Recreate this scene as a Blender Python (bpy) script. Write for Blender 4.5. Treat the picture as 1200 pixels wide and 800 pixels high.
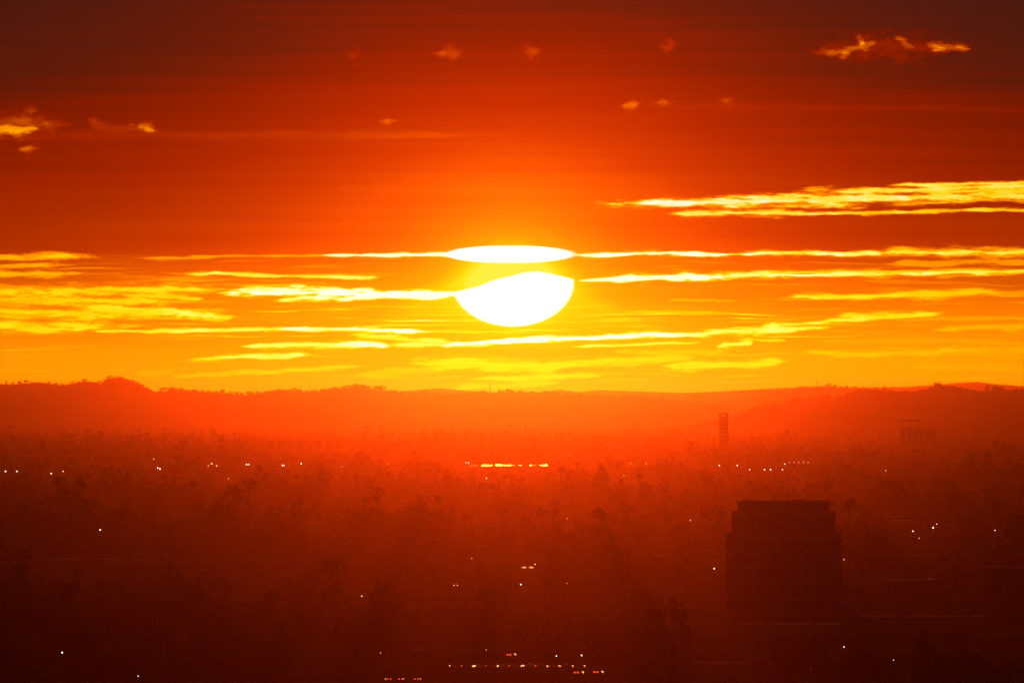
import bpy, bmesh, math, random
import numpy as np
from mathutils import Vector

for o in list(bpy.data.objects):
    bpy.data.objects.remove(o, do_unlink=True)
sc = bpy.context.scene
C = sc.collection
rng = random.Random(11)

# ---------------------------------------------------------------- camera
F = 14667.0            # focal length in photo pixels (440 mm lens, photo 1200 px wide)
EYE = 100.0            # the photographer stands 100 m above the plain
HOR = 470.0            # photo row of eye level
cam_d = bpy.data.cameras.new('camera')
cam = bpy.data.objects.new('camera', cam_d)
C.objects.link(cam)
cam.location = (0, 0, EYE)
cam.rotation_euler = (math.radians(90) + math.atan((HOR - 400) / F), 0, 0)
cam_d.lens = 440
cam_d.sensor_width = 36
cam_d.clip_start = 1.0
cam_d.clip_end = 300000
sc.camera = cam

SUN_U, SUN_V = 600.0, 335.0
SUN_EL = math.atan((HOR - SUN_V) / F)

# ---------------------------------------------------------------- world: the sunset sky
w = bpy.data.worlds.new('World')
sc.world = w
w.use_nodes = True
NT = w.node_tree
NT.nodes.clear()
N = NT.nodes
L = NT.links


def lin(c):
    c = c / 255.0
    return c / 12.92 if c <= 0.04045 else ((c + 0.055) / 1.055) ** 2.4


def put(sock, v):
    if isinstance(v, (int, float)):
        sock.default_value = v
    else:
        L.new(v, sock)


def M(op, a, b=None, c=None, clamp=False):
    n = N.new('ShaderNodeMath')
    n.operation = op
    n.use_clamp = clamp
    put(n.inputs[0], a)
    if b is not None:
        put(n.inputs[1], b)
    if c is not None:
        put(n.inputs[2], c)
    return n.outputs[0]


def MR(v, a, b, c=0.0, d=1.0, smooth=False):
    n = N.new('ShaderNodeMapRange')
    n.interpolation_type = 'SMOOTHSTEP' if smooth else 'LINEAR'
    n.clamp = not smooth
    put(n.inputs[0], v)
    for i, x in zip((1, 2, 3, 4), (a, b, c, d)):
        put(n.inputs[i], x)
    return n.outputs[0]


def curve(v, lo, hi, pts):
    """piecewise linear curve, from one grey ramp per 30 stops"""
    n = N.new('ShaderNodeValToRGB')
    put(n.inputs[0], MR(v, lo, hi))
    e = n.color_ramp.elements
    n.color_ramp.interpolation = 'LINEAR'
    while len(e) < len(pts):
        e.new(1.0)
    for k, (x, y) in zip(e, pts):
        k.position = (x - lo) / (hi - lo)
        k.color = (y + 0.2, y + 0.2, y + 0.2, 1)
    bw = N.new('ShaderNodeRGBToBW')
    L.new(n.outputs[0], bw.inputs[0])
    return M('SUBTRACT', bw.outputs[0], 0.2)


def noise(u, v, su, sv, seed, detail=4.0, rough=0.55):
    cb = N.new('ShaderNodeCombineXYZ')
    put(cb.inputs[0], M('MULTIPLY', u, 1.0 / su))
    put(cb.inputs[1], M('MULTIPLY', v, 1.0 / sv))
    cb.inputs[2].default_value = seed
    n = N.new('ShaderNodeTexNoise')
    n.inputs['Scale'].default_value = 1.0
    n.inputs['Detail'].default_value = detail
    n.inputs['Roughness'].default_value = rough
    L.new(cb.outputs[0], n.inputs['Vector'])
    return M('SUBTRACT', n.outputs[0], 0.5)


tc = N.new('ShaderNodeTexCoord')
sx = N.new('ShaderNodeSeparateXYZ')
L.new(tc.outputs['Generated'], sx.inputs[0])
yy = M('MAXIMUM', sx.outputs[1], 0.02)
U = M('ADD', M('MULTIPLY_ADD', M('DIVIDE', sx.outputs[0], yy), F, 600.0), MR(sx.outputs[1], -0.01, 0.01, 1.0e5, 0.0))      # heading, in 1/14667 of a tangent
V = M('MULTIPLY_ADD', M('DIVIDE', sx.outputs[2], yy), -F, HOR)       # elevation, the same unit, downwards

# warmth of the open sky against elevation
base = curve(V, -1000, 520, [(-1000, 0.0), (-600, 0.0), (-200, 0.01), (0, 0.05), (60, 0.115), (120, 0.19), (200, 0.285),
                             (285, 0.385), (330, 0.54), (365, 0.64), (420, 0.76), (470, 0.79), (520, 0.79)])
du = M('SUBTRACT', U, SUN_U)
dv = M('SUBTRACT', V, SUN_V)
r_wide = M('SQRT', M('ADD', M('POWER', M('MULTIPLY', du, 1 / 0.98), 2.0), M('POWER', dv, 2.0)))
glow = M('MULTIPLY', M('EXPONENT', M('MULTIPLY', r_wide, -1 / 105.0)), 0.58)
sidefall = M('MULTIPLY', MR(M('ABSOLUTE', du), 150, 1100, 0.0, 1.0), -0.12)
streaky = noise(U, V, 420, 9, 3.1, 3.0)
broad = noise(U, V, 900, 60, 8.7, 2.0)
T = M('ADD', M('ADD', base, glow), M('ADD', sidefall, MR(M('ABSOLUTE', du), 1100, 9000, 0.0, -0.3)))
band = MR(V, 300, 420, 1.0, 0.35)
T = M('ADD', T, M('MULTIPLY', M('MULTIPLY', streaky, 0.11), band))
T = M('ADD', T, M('MULTIPLY', broad, 0.13))
T = M('MINIMUM', T, MR(V, 330, 420, 0.85, 0.775))

# clouds: long lit streaks and small puffs
Uw = M('ADD', U, M('MULTIPLY', noise(U, V, 90, 14, 1.3, 3.0), 26.0))
Vw = M('ADD', V, M('MULTIPLY', noise(U, V, 120, 30, 5.9, 3.0), 11.0))
n_str = noise(U, V, 40, 6.5, 2.2, 8.0, 0.68)
n_lit = noise(U, V, 60, 12, 12.2, 5.0, 0.6)
n_puf = noise(U, V, 15, 8, 7.7, 8.0, 0.66)

STREAKS = [  # x0, x1, row at x0, row at x1, half thickness, strength
    (560, 1500, 242, 224, 9, 1.0), (760, 1250, 240, 226, 13, 1.0), (840, 1500, 228, 209, 8, 1.0), (960, 1500, 217, 212, 5, 1.0), (1000, 1400, 224, 222, 11, 0.95),
    (750, 1500, 252, 244, 4.5, 0.95), (1120, 1500, 236, 234, 5, 0.9), (760, 960, 250, 249, 7, 0.9),
    (590, 1500, 298.5, 294, 5.5, 1.0), (640, 900, 299, 297, 6, 1.0), (930, 1500, 295, 297, 9, 0.85), (1000, 1260, 309, 306, 6, 0.62),
    (600, 1500, 331, 310, 6, 1.0), (640, 960, 328, 321, 8, 1.0), (780, 1300, 322, 315, 6, 0.85), (1085, 1165, 325, 321, 4, 0.6),
    (870, 1230, 350, 342, 8, 0.85), (900, 1150, 347, 346, 6, 0.8), (770, 880, 353, 352, 2.5, 0.5), (1000, 1350, 345, 345, 3.5, 0.55),
    (470, 720, 407, 391, 5, 0.95), (590, 900, 398, 388, 5, 0.95), (770, 1010, 395, 379, 7, 0.85), (840, 1150, 388, 361, 6, 0.85), (800, 960, 392, 385, 7, 0.85),
    (950, 1130, 371, 366, 6, 0.8), (640, 850, 406, 402, 3, 0.6), (830, 890, 408, 400, 8, 0.72), (860, 930, 398, 399, 3.5, 0.6),
    (1040, 1400, 386, 383, 6, 0.55), (980, 1400, 373, 374, 4, 0.5), (860, 1400, 417, 406, 9, 0.45), (740, 950, 430, 424, 8, 0.55),
    (1010, 1300, 427, 437, 6, 0.28), (440, 700, 424, 433, 13, 0.42), (520, 740, 448, 438, 6, 0.42), (590, 850, 430, 417, 9, 0.4),
    (380, 660, 443, 420, 9, 0.28), (500, 680, 458, 445, 6, 0.32), (690, 880, 412, 415, 6, 0.3), (900, 1250, 398, 402, 5, 0.3),
    (-350, 190, 303, 301, 7, 0.85), (-350, 160, 313, 312, 4.5, 0.75), (-350, 165, 322, 320, 5.5, 0.8), (110, 470, 303, 298, 3, 0.65),
    (340, 600, 298.5, 298, 4.5, 1.0), (160, 500, 321, 325, 4.5, 0.9), (-350, 360, 347, 337, 12, 0.85), (200, 600, 342, 346, 9, 1.0), (240, 480, 339, 342, 9, 0.95),
    (280, 540, 353, 346, 6, 0.98), (-350, 290, 356, 371, 9, 0.82), (30, 310, 356, 372, 10, 0.87), (-350, 170, 376, 386, 13, 0.84), (60, 260, 362, 366, 8, 0.8),
    (-350, 120, 366, 371, 6, 0.75), (60, 390, 388, 384, 6, 0.87), (290, 545, 383, 390, 4.5, 0.97), (170, 290, 365, 370, 10, 0.75), (250, 500, 409, 402, 6, 0.82),
    (190, 390, 422, 416, 5, 0.82), (140, 480, 443, 427, 5, 0.42), (380, 560, 391, 403, 5, 0.6), (430, 600, 402, 404, 5, 0.65), (120, 260, 344, 352, 8, 0.8), (-350, 320, 351, 353, 9, 0.78), (-350, 260, 381, 379, 9, 0.82), (-350, 330, 340, 340, 5, 0.85),
    (150, 215, 438, 434, 9, 0.28), (-120, 72, 157, 149, 9, 0.84), (-120, 110, 143, 148, 16, 0.22), (930, 1170, 60, 52, 12, 0.18), (975, 1035, 62, 50, 8, 0.55), (1075, 1150, 50, 58, 7, 0.5), (90, 200, 148, 154, 6, 0.22), (-300, 700, 160, 158, 8, 0.12), (-300, 70, 62, 53, 6, 0.12), (600, 1500, 122, 132, 6, 0.07),
]
PUFFS = [
    (-87.72, 93.72, 160.2, 145.8, 8.8, 0.95), (-95.2, 135.2, 142.1, 147.9, 19.2, 0.4032), (9.64, 64.36, 175.9, 170.1, 12, 0.5152), (15.84, 56.16, 130, 130, 8.8, 0.3808), (31.4, 218.6, 151.1, 156.9, 9.6, 0.1792),
    (139.88, 206.12, 142.4, 159.6, 8, 0.9184), (969.4, 1012.6, 66.3, 57.7, 8.8, 0.896), (986.52, 1035.48, 37.8, 65.2, 11.2, 0.95), (1027.88, 1094.12, 32.7, 67.3, 10.4, 0.6272), (945.1, 1009.9, 62.4, 59.6, 7.2, 0.56),
    (1070.76, 1131.24, 47, 60, 8.8, 0.9408), (1102.08, 1153.92, 48, 61, 8.8, 0.784), (863.9, 1231.1, 59.3, 50.7, 27.2, 0.224), (493.88, 560.12, 62.2, 60.8, 10.4, 0.4032),
    (600.96, 647.04, 62.4, 59.6, 11.2, 0.3808), (716.96, 763.04, 131.4, 115.6, 8.8, 0.448), (746.76, 807.24, 120.4, 117.6, 5.6, 0.4928), (830.96, 877.04, 117, 117, 7.2, 0.4032),
    (759.84, 800.16, 56.4, 53.6, 11.2, 0.3136), (433.4, 476.6, 141.2, 139.8, 6.4, 0.3584), (87.3, 137.7, 140.9, 148.1, 9.6, 0.2688), (929.44, 998.56, 61.2, 59.8, 7.2, 0.3808),
    (392.96, 439.04, 63.6, 66.4, 12.8, 0.2016),
]


def streak_layer(items, u, v, nz, k, lo, hi, tap, thin=0.88):
    acc = None
    for x0, x1, y0, y1, t, amp in items:
        b = (y1 - y0) / (x1 - x0)
        d = M('ABSOLUTE', M('SUBTRACT', v, M('MULTIPLY_ADD', u, b, y0 - b * x0)))
        m = M('MULTIPLY_ADD', d, -1.0 / (t * thin), 0.0)
        e = tap * (x1 - x0)
        tp = M('MINIMUM', MR(u, x0, x0 + e, -0.8, 1.0, True), MR(u, x1 - e, x1, 1.0, -0.8, True))
        m = M('ADD', m, tp)
        m = M('MULTIPLY_ADD', nz, k, m)
        s = MR(m, lo, hi, 0.0, amp, True)
        acc = s if acc is None else M('MAXIMUM', acc, s)
    return acc


A = streak_layer(STREAKS, Uw, Vw, n_str, 2.7, 0.0, 0.85, 0.24)
fine = MR(noise(Uw, Vw, 170, 4.2, 21.0, 7.0, 0.62), 0.0, 0.15, 0.0, 0.7, True)
fmask = M('MULTIPLY', MR(V, 288, 330, 0.0, 1.0, True), MR(V, 425, 458, 1.0, 0.0, True))
fmask = M('MULTIPLY', fmask, MR(noise(U, V, 420, 40, 31.0, 2.0), -0.12, 0.10, 0.15, 1.0, True))
A = M('MAXIMUM', A, M('MULTIPLY', fine, fmask))
B = streak_layer(PUFFS, Uw, Vw, n_puf, 3.6, -0.25, 1.35, 0.5)
A = M('MAXIMUM', A, B)
peak = M('MULTIPLY_ADD', M('EXPONENT', M('MULTIPLY', r_wide, -1 / 300.0)), 0.20, 0.90)
peak = M('ADD', peak, M('MULTIPLY', n_lit, 0.22))
peak = M('ADD', peak, MR(V, 100, 210, -0.10, 0.0))
T = M('ADD', T, M('MULTIPLY', A, M('SUBTRACT', peak, T)))

# the sun itself, flattened by refraction, cut by a bar of cloud
wob = M('MULTIPLY', noise(U, V, 40, 400, 4.4, 2.0), 6.0)


def ell(cu, cv, a, b):
    return M('SQRT', M('ADD', M('POWER', M('MULTIPLY', M('SUBTRACT', U, cu), 1 / a), 2.0),
                       M('POWER', M('MULTIPLY', M('SUBTRACT', V, cv), 1 / b), 2.0)))


halo = M('EXPONENT', M('MULTIPLY', M('MAXIMUM', M('SUBTRACT', ell(600, 336, 70, 48), 0.72), 0.0), -2.4))
halo = M('MULTIPLY', halo, M('MULTIPLY_ADD', M('POWER', M('MULTIPLY', M('ABSOLUTE', du), 1 / 95.0), 3.0), -0.35, 1.0, True))
T = M('ADD', T, M('MULTIPLY', halo, M('MAXIMUM', M('SUBTRACT', 0.922, T), 0.0)))
low = ell(601, 331, 70.5, 51)
edge = curve(M('ADD', U, 0.0), 520, 680, [(520, 0.345), (534, 0.342), (560, 0.336), (580, 0.328), (598, 0.324), (614, 0.3195),
                                         (630, 0.3185), (648, 0.3215), (668, 0.3265), (680, 0.327)])
below = MR(M('SUBTRACT', V, M('MULTIPLY', edge, 1000.0)), -1.2, 1.8, 0.0, 1.0, True)
disc1 = M('MULTIPLY', MR(low, 0.955, 1.035, 1.0, 0.0, True), below)
top = ell(598, 298.0, 72, 9.8)
disc2 = MR(M('ADD', top, M('MULTIPLY', wob, 0.015)), 0.88, 1.12, 1.0, 0.0, True)
disc = M('MAXIMUM', disc1, disc2)

ramp = N.new('ShaderNodeValToRGB')
stops = [(0.0, (56, 22, 14)), (0.08, (72, 21, 8)), (0.17, (112, 20, 0)), (0.26, (140, 28, 0)), (0.36, (160, 46, 0)), (0.48, (190, 80, 0)),
         (0.60, (222, 112, 0)), (0.70, (250, 136, 0)), (0.78, (255, 150, 0)), (0.85, (255, 184, 0)), (0.90, (255, 212, 18)), (0.95, (255, 236, 90)), (1.0, (255, 252, 220))]
cr = ramp.color_ramp
while len(cr.elements) < len(stops):
    cr.elements.new(1.0)
for e, (p, c) in zip(cr.elements, stops):
    e.position = p
    e.color = (lin(c[0]), lin(c[1]), lin(c[2]), 1)
L.new(T, ramp.inputs[0])

sky = N.new('ShaderNodeTexSky')
sky.sky_type = 'NISHITA'
sky.sun_disc = False
sky.sun_elevation = SUN_EL
sky.sun_rotation = 0.0
sky.dust_density = 8.0
sky.air_density = 3.0
bg_sky = N.new('ShaderNodeBackground')
L.new(sky.outputs[0], bg_sky.inputs[0])
bg_sky.inputs[1].default_value = 0.0006
bg_main = N.new('ShaderNodeBackground')
L.new(ramp.outputs[0], bg_main.inputs[0])
L.new(MR(V, 250, 450, 1.0, 1.5), bg_main.inputs[1])
bg_sun = N.new('ShaderNodeBackground')
bg_sun.inputs[0].default_value = (1.0, 0.85, 0.75, 1)
L.new(M('MULTIPLY', disc, 2.2), bg_sun.inputs[1])
a1 = N.new('ShaderNodeAddShader')
a2 = N.new('ShaderNodeAddShader')
L.new(bg_sky.outputs[0], a1.inputs[0])
L.new(bg_main.outputs[0], a1.inputs[1])
L.new(a1.outputs[0], a2.inputs[0])
L.new(bg_sun.outputs[0], a2.inputs[1])
wo = N.new('ShaderNodeOutputWorld')
L.new(a2.outputs[0], wo.inputs[0])

# ---------------------------------------------------------------- the sun's light
sl = bpy.data.lights.new('sun_light', 'SUN')
sl.energy = 0.051
sl.angle = math.radians(0.5)
sl.color = (1.0, 0.053, 0.001)
so = bpy.data.objects.new('sun_light', sl)
C.objects.link(so)
so.rotation_euler = Vector((0, -math.cos(SUN_EL), -math.sin(SUN_EL))).to_track_quat('-Z', 'Y').to_euler()
so.location = (0, 0, 400)

# ---------------------------------------------------------------- exposure and render settings
vs = sc.view_settings
vs.view_transform = 'Standard'
vs.look = 'None'
vs.exposure = 0.0
vs.gamma = 1.0
sc.render.engine = 'CYCLES'
cy = sc.cycles
cy.max_bounces = 5
cy.volume_bounces = 0
cy.diffuse_bounces = 1
cy.glossy_bounces = 2
cy.transparent_max_bounces = 8
cy.use_denoising = True
cy.denoiser = 'OPENIMAGEDENOISE'
cy.denoising_input_passes = 'RGB_ALBEDO_NORMAL'
w.cycles.sampling_method = 'NONE'
cy.sample_clamp_indirect = 3.0


# ---------------------------------------------------------------- helpers
def at(u, v, D):
    """ground-frame point that a sight line through photo pixel (u, v) meets at distance D"""
    return Vector(((u - 600) / F * D, D, EYE + (HOR - v) / F * D))


def X0(u, D):
    return (u - 600) / F * D


def ground_dist(v):
    return EYE * F / (v - HOR)


def mat(name, color, rough=0.9, spec=0.0, metal=0.0, bump=None):
    m = bpy.data.materials.new(name)
    m.use_nodes = True
    nt = m.node_tree
    p = nt.nodes['Principled BSDF']
    p.inputs['Roughness'].default_value = rough
    p.inputs['Specular IOR Level'].default_value = spec
    p.inputs['Metallic'].default_value = metal
    n = nt.nodes.new('ShaderNodeTexNoise')
    n.inputs['Scale'].default_value = bump or 0.3
    g = nt.nodes.new('ShaderNodeTexCoord')
    nt.links.new(g.outputs['Object'], n.inputs['Vector'])
    r = nt.nodes.new('ShaderNodeValToRGB')
    r.color_ramp.elements[0].position = 0.3
    r.color_ramp.elements[1].position = 0.7
    r.color_ramp.elements[0].color = tuple(c * 0.65 for c in color) + (1,)
    r.color_ramp.elements[1].color = tuple(min(1, c * 1.35) for c in color) + (1,)
    nt.links.new(n.outputs[0], r.inputs[0])
    nt.links.new(r.outputs[0], p.inputs['Base Color'])
    return m


def mesh_obj(name, verts, faces, material, parent=None, smooth=False):
    me = bpy.data.meshes.new(name)
    me.from_pydata(verts, [], faces)
    me.update()
    if smooth:
        me.polygons.foreach_set('use_smooth', [True] * len(me.polygons))
    me.materials.append(material)
    o = bpy.data.objects.new(name, me)
    C.objects.link(o)
    if parent:
        o.parent = parent
    return o


def tag(o, label=None, cat=None, group=None, kind=None):
    if label:
        o['label'] = label
    if cat:
        o['category'] = cat
    if group:
        o['group'] = group
    if kind:
        o['kind'] = kind
    return o


# ---------------------------------------------------------------- ground
m_ground = mat('ground_earth', (0.07, 0.055, 0.04), bump=0.004)
W = 60000
tag(mesh_obj('ground', [(-W, -8000, 0), (W, -8000, 0), (W, 140000, 0), (-W, 140000, 0)], [(0, 1, 2, 3)], m_ground), kind='structure')

m_hill = mat('hill_scrub', (0.06, 0.05, 0.03), bump=0.004)


def vnoise(x, s):
    return (math.sin(x * 1.7 + s) + 0.6 * math.sin(x * 3.9 + 2.1 * s) + 0.35 * math.sin(x * 8.3 + s * 3.7) + 0.2 * math.sin(x * 17.1 + s * 5)) / 2.15


class Hill:
    """a ridge with a front slope, a rounded crest and a back slope"""

    def __init__(self, name, D, pts, front, back, label, seed):
        self.D, self.pts, self.seed = D, pts, seed
        us = np.arange(pts[0][0], pts[-1][0] + 0.1, 2.0)
        rows = [(-front, 0.0), (-front * 0.72, 0.16), (-front * 0.45, 0.42), (-front * 0.25, 0.68), (-front * 0.1, 0.9), (0, 1.0),
                (back * 0.15, 0.93), (back * 0.45, 0.6), (back, 0.0)]
        V_, F_ = [], []
        for j, (dy, k) in enumerate(rows):
            for u in us:
                h = self.height(u)
                x = (u - 600) / F * D
                y = D + dy + 160 * vnoise(u * 0.03, seed) * (1 if 0 < k < 1 else 0)
                z = h * k
                if 0 < k < 1:
                    z *= 1 + 0.10 * vnoise(u * 0.05 + j * 1.3, seed + j)
                    z = min(z, h)
                V_.append((x, y, z if k > 0 else -4))
        n = len(us)
        for j in range(len(rows) - 1):
            for i in range(n - 1):
                F_.append((j * n + i, j * n + i + 1, (j + 1) * n + i + 1, (j + 1) * n + i))
        o = mesh_obj(name, V_, F_, m_hill, smooth=True)
        tag(o, label, kind='structure')

    def height(self, u):
        xs = [p[0] for p in self.pts]
        ys = [p[1] for p in self.pts]
        v = float(np.interp(u, xs, ys)) + 0.45 * vnoise(u * 0.35, self.seed) + 0.3 * vnoise(u * 1.1, self.seed + 3)
        return max(2.0, EYE + (HOR - v) / F * self.D)

    def crest(self, u):
        return Vector(((u - 600) / F * self.D, self.D, self.height(u)))


hill_main = Hill('hills', 58000, [(-400, 458), (-200, 453), (-100, 451), (0, 450), (20, 450), (45, 447.5), (70, 451.5), (85, 449.5), (95, 447), (108, 447), (118, 449.5),
                 (126, 443.5), (140, 441.5), (155, 446), (170, 453), (182, 459), (200, 457.5), (230, 459.5), (260, 460.5), (290, 463), (305, 461),
                 (330, 459.5), (345, 458), (360, 460), (385, 457), (410, 455), (440, 456.5), (455, 459), (470, 462), (520, 463), (560, 461.5),
                 (590, 460), (620, 461.5), (660, 462.5), (700, 465), (760, 467), (800, 471), (850, 475), (900, 482), (960, 495), (1000, 502)],
                 2200, 2500, 'long low range with a rounded summit under the left sky', 1.0)
hill_right = Hill('hills', 40000, [(740, 506), (800, 500), (860, 488), (880, 481), (900, 477), (940, 471), (980, 467), (998, 463), (1010, 459), (1030, 460), (1050, 461.5),
                  (1080, 462), (1090, 457), (1100, 454.5), (1115, 456), (1130, 458.5), (1145, 461), (1165, 461), (1180, 461), (1200, 461.5), (1300, 459), (1600, 462)],
                  2000, 2500, 'nearest dark tree topped hill at the right', 4.0)
hill_mid = Hill('hills', 66000, [(700, 480), (800, 474), (830, 472.5), (870, 470), (900, 464), (930, 458), (955, 454.5), (970, 453.5), (1000, 456), (1040, 458),
                (1100, 463), (1250, 466), (1500, 472)], 1800, 2500, 'orange hill just behind the tree topped right hill', 7.0)
hill_far = Hill('hills', 80000, [(-500, 472.3), (280, 470.3), (310, 459.3), (335, 456.8), (360, 460.3), (440, 462.3), (470, 458.3), (515, 454.8), (550, 457.8), (590, 460.3), (640, 458.8),
                (655, 456.3), (680, 459.3), (700, 456.8), (740, 458.3), (800, 460.3), (850, 458.3), (900, 455.3), (960, 452.8), (1000, 454.3), (1060, 453.3), (1090, 451.3), (1120, 448.8),
                (1145, 447.3), (1165, 449.8), (1200, 452.3), (1300, 454.3), (1600, 462.3)], 3000, 3000, 'faintest far ridge close to the skyline glow', 9.0)

# ---------------------------------------------------------------- haze
m_haze = bpy.data.materials.new('haze_air')
m_haze.use_nodes = True
nt = m_haze.node_tree
nt.nodes.clear()
pv = nt.nodes.new('ShaderNodeVolumePrincipled')
pv.inputs['Color'].default_value = (0.95, 0.80, 0.70, 1)
pv.inputs['Density'].default_value = 0.68e-5
pv.inputs['Anisotropy'].default_value = 0.980
om = nt.nodes.new('ShaderNodeOutputMaterial')
nt.links.new(pv.outputs[0], om.inputs['Volume'])
hx, hy0, hy1, hz0, hz1 = 62000, -9000, 88000, -6, 222
hv = [(-hx, hy0, hz0), (hx, hy0, hz0), (hx, hy1, hz0), (-hx, hy1, hz0), (-hx, hy0, hz1), (hx, hy0, hz1), (hx, hy1, hz1), (-hx, hy1, hz1)]
hf = [(0, 3, 2, 1), (4, 5, 6, 7), (0, 1, 5, 4), (1, 2, 6, 5), (2, 3, 7, 6), (3, 0, 4, 7)]
hz = mesh_obj('haze', hv, hf, m_haze)
tag(hz, kind='stuff')

# ================================================================ things on the plain
m_road = mat('road_asphalt', (0.05, 0.05, 0.05), rough=0.8, bump=0.02)
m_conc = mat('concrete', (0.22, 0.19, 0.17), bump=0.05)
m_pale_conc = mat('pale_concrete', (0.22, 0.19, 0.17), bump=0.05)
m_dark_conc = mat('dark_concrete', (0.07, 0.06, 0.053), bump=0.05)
m_roof = mat('roof_felt', (0.36, 0.32, 0.29), rough=0.8, spec=0.1, bump=0.05)
m_glass = mat('window_glass', (0.03, 0.03, 0.03), rough=0.2, spec=0.2, bump=0.05)
m_metal = mat('grey_metal', (0.08, 0.08, 0.08), rough=0.8, spec=0.05, bump=0.3)
m_bark = mat('bark', (0.06, 0.045, 0.03), bump=1.2)
m_leaf = mat('foliage', (0.055, 0.07, 0.03), bump=0.35)
m_palm = mat('palm_foliage', (0.06, 0.07, 0.03), bump=0.35)
m_tyre = mat('tyre_rubber', (0.02, 0.02, 0.02), bump=2.0)
m_rim = mat('rim_metal', (0.4, 0.4, 0.4), rough=0.4, metal=1.0, bump=2.0)


def emit(name, col, k):
    m = bpy.data.materials.new(name)
    m.use_nodes = True
    t = m.node_tree
    t.nodes.clear()
    e = t.nodes.new('ShaderNodeEmission')
    e.inputs[0].default_value = (*col, 1)
    e.inputs[1].default_value = k
    q = t.nodes.new('ShaderNodeOutputMaterial')
    t.links.new(e.outputs[0], q.inputs[0])
    m.cycles.emission_sampling = 'NONE'
    return m


def empty(name, loc, rz=0.0):
    o = bpy.data.objects.new(name, None)
    o.location = loc
    o.rotation_euler.z = rz
    o.empty_display_size = 1
    C.objects.link(o)
    return o


class MB:
    def __init__(self):
        self.v, self.f = [], []

    def box(self, x0, x1, y0, y1, z0, z1):
        n = len(self.v)
        self.v += [(x0, y0, z0), (x1, y0, z0), (x1, y1, z0), (x0, y1, z0), (x0, y0, z1), (x1, y0, z1), (x1, y1, z1), (x0, y1, z1)]
        self.f += [tuple(n + i for i in q) for q in ((0, 3, 2, 1), (4, 5, 6, 7), (0, 1, 5, 4), (1, 2, 6, 5), (2, 3, 7, 6), (3, 0, 4, 7))]
        return self

    def tube(self, pts, n=7):
        """pts: (x, y, z, radius)"""
        b = len(self.v)
        for i, (x, y, z, r) in enumerate(pts):
            p0 = Vector(pts[max(0, i - 1)][:3])
            p1 = Vector(pts[min(len(pts) - 1, i + 1)][:3])
            d = (p1 - p0).normalized()
            a = d.orthogonal().normalized()
            c = d.cross(a)
            for k in range(n):
                t = 2 * math.pi * k / n
                q = Vector((x, y, z)) + (a * math.cos(t) + c * math.sin(t)) * r
                self.v.append(tuple(q))
        for i in range(len(pts) - 1):
            for k in range(n):
                self.f.append((b + i * n + k, b + i * n + (k + 1) % n, b + (i + 1) * n + (k + 1) % n, b + (i + 1) * n + k))
        self.f.append(tuple(b + k for k in reversed(range(n))))
        self.f.append(tuple(b + (len(pts) - 1) * n + k for k in range(n)))
        return self

    def prism(self, prof, y0, y1):
        """a closed (x, z) outline pushed along y"""
        b, n = len(self.v), len(prof)
        self.v += [(x, y0, z) for x, z in prof] + [(x, y1, z) for x, z in prof]
        self.f.append(tuple(b + k for k in range(n)))
        self.f.append(tuple(b + n + k for k in reversed(range(n))))
        for k in range(n):
            self.f.append((b + k, b + n + k, b + n + (k + 1) % n, b + (k + 1) % n))
        return self

    def build(self, name, m, parent=None, smooth=False, bevel=0.0):
        o = mesh_obj(name, self.v, self.f, m, parent, smooth)
        if bevel:
            bm = bmesh.new()
            bm.from_mesh(o.data)
            bmesh.ops.recalc_face_normals(bm, faces=bm.faces)
            bmesh.ops.bevel(bm, geom=bm.edges[:], offset=bevel, segments=2, affect='EDGES', profile=0.7)
            bm.to_mesh(o.data)
            bm.free()
        return o


def child_copy(o, parent, loc):
    c = o.copy()
    C.objects.link(c)
    c.parent = parent
    c.location = loc
    return c


def copy_tree(root):
    r = root.copy()
    C.objects.link(r)
    for ch in kids[root.name]:
        c = ch.copy()
        C.objects.link(c)
        c.parent = r
    return r


kids = {}
CLEAR = []      # (u0, u1, row of the lowest visible point, distance): sight lines the photo shows open


def clear(u0, u1, v, D):
    CLEAR.append((u0, u1, v, D))


# ---------------------------------------------------------------- reservoir and freeway
m_water = bpy.data.materials.new('still_water')
m_water.use_nodes = True
pw = m_water.node_tree.nodes['Principled BSDF']
pw.inputs['Base Color'].default_value = (0.02, 0.02, 0.02, 1)
pw.inputs['Roughness'].default_value = 0.02
pw.inputs['IOR'].default_value = 1.33
tb = m_water.node_tree.nodes.new('ShaderNodeBump')
tn = m_water.node_tree.nodes.new('ShaderNodeTexNoise')
tn.inputs['Scale'].default_value = 0.03
tb.inputs['Strength'].default_value = 0.02
m_water.node_tree.links.new(tn.outputs[0], tb.inputs['Height'])
m_water.node_tree.links.new(tb.outputs[0], pw.inputs['Normal'])
D0, D1 = ground_dist(546.9), ground_dist(544.0)
for ua, ub, va, vb in ((551, 603, 546.3, 544.3), (604, 614, 545.9, 544.9), (620, 627, 545.6, 544.9), (631, 642, 545.8, 544.4)):
    n = max(6, int((ub - ua) / 2.5))
    pts = []
    for side in (0, 1):
        for i in range(n + 1):
            a = (i if side == 0 else n - i) / n
            u = ua + a * (ub - ua)
            tip = min(1.0, 4 * a + .2, 4 * (1 - a) + .2)
            mid = (va + vb) / 2 + (0.9 * (1 - a) ** 3 if ub - ua > 40 else 0)
            v = mid + (1 if side == 0 else -1) * (va - vb) / 2 * tip * (1 + .35 * vnoise(u * .25, side * 3.0 + 1))
            Dq = ground_dist(v)
            pts.append((X0(u, Dq), Dq, 0.5))
    tag(mesh_obj('water', pts, [tuple(range(len(pts)))], m_water), kind='structure')
clear(545, 648, 548, D0 - 50)

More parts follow.
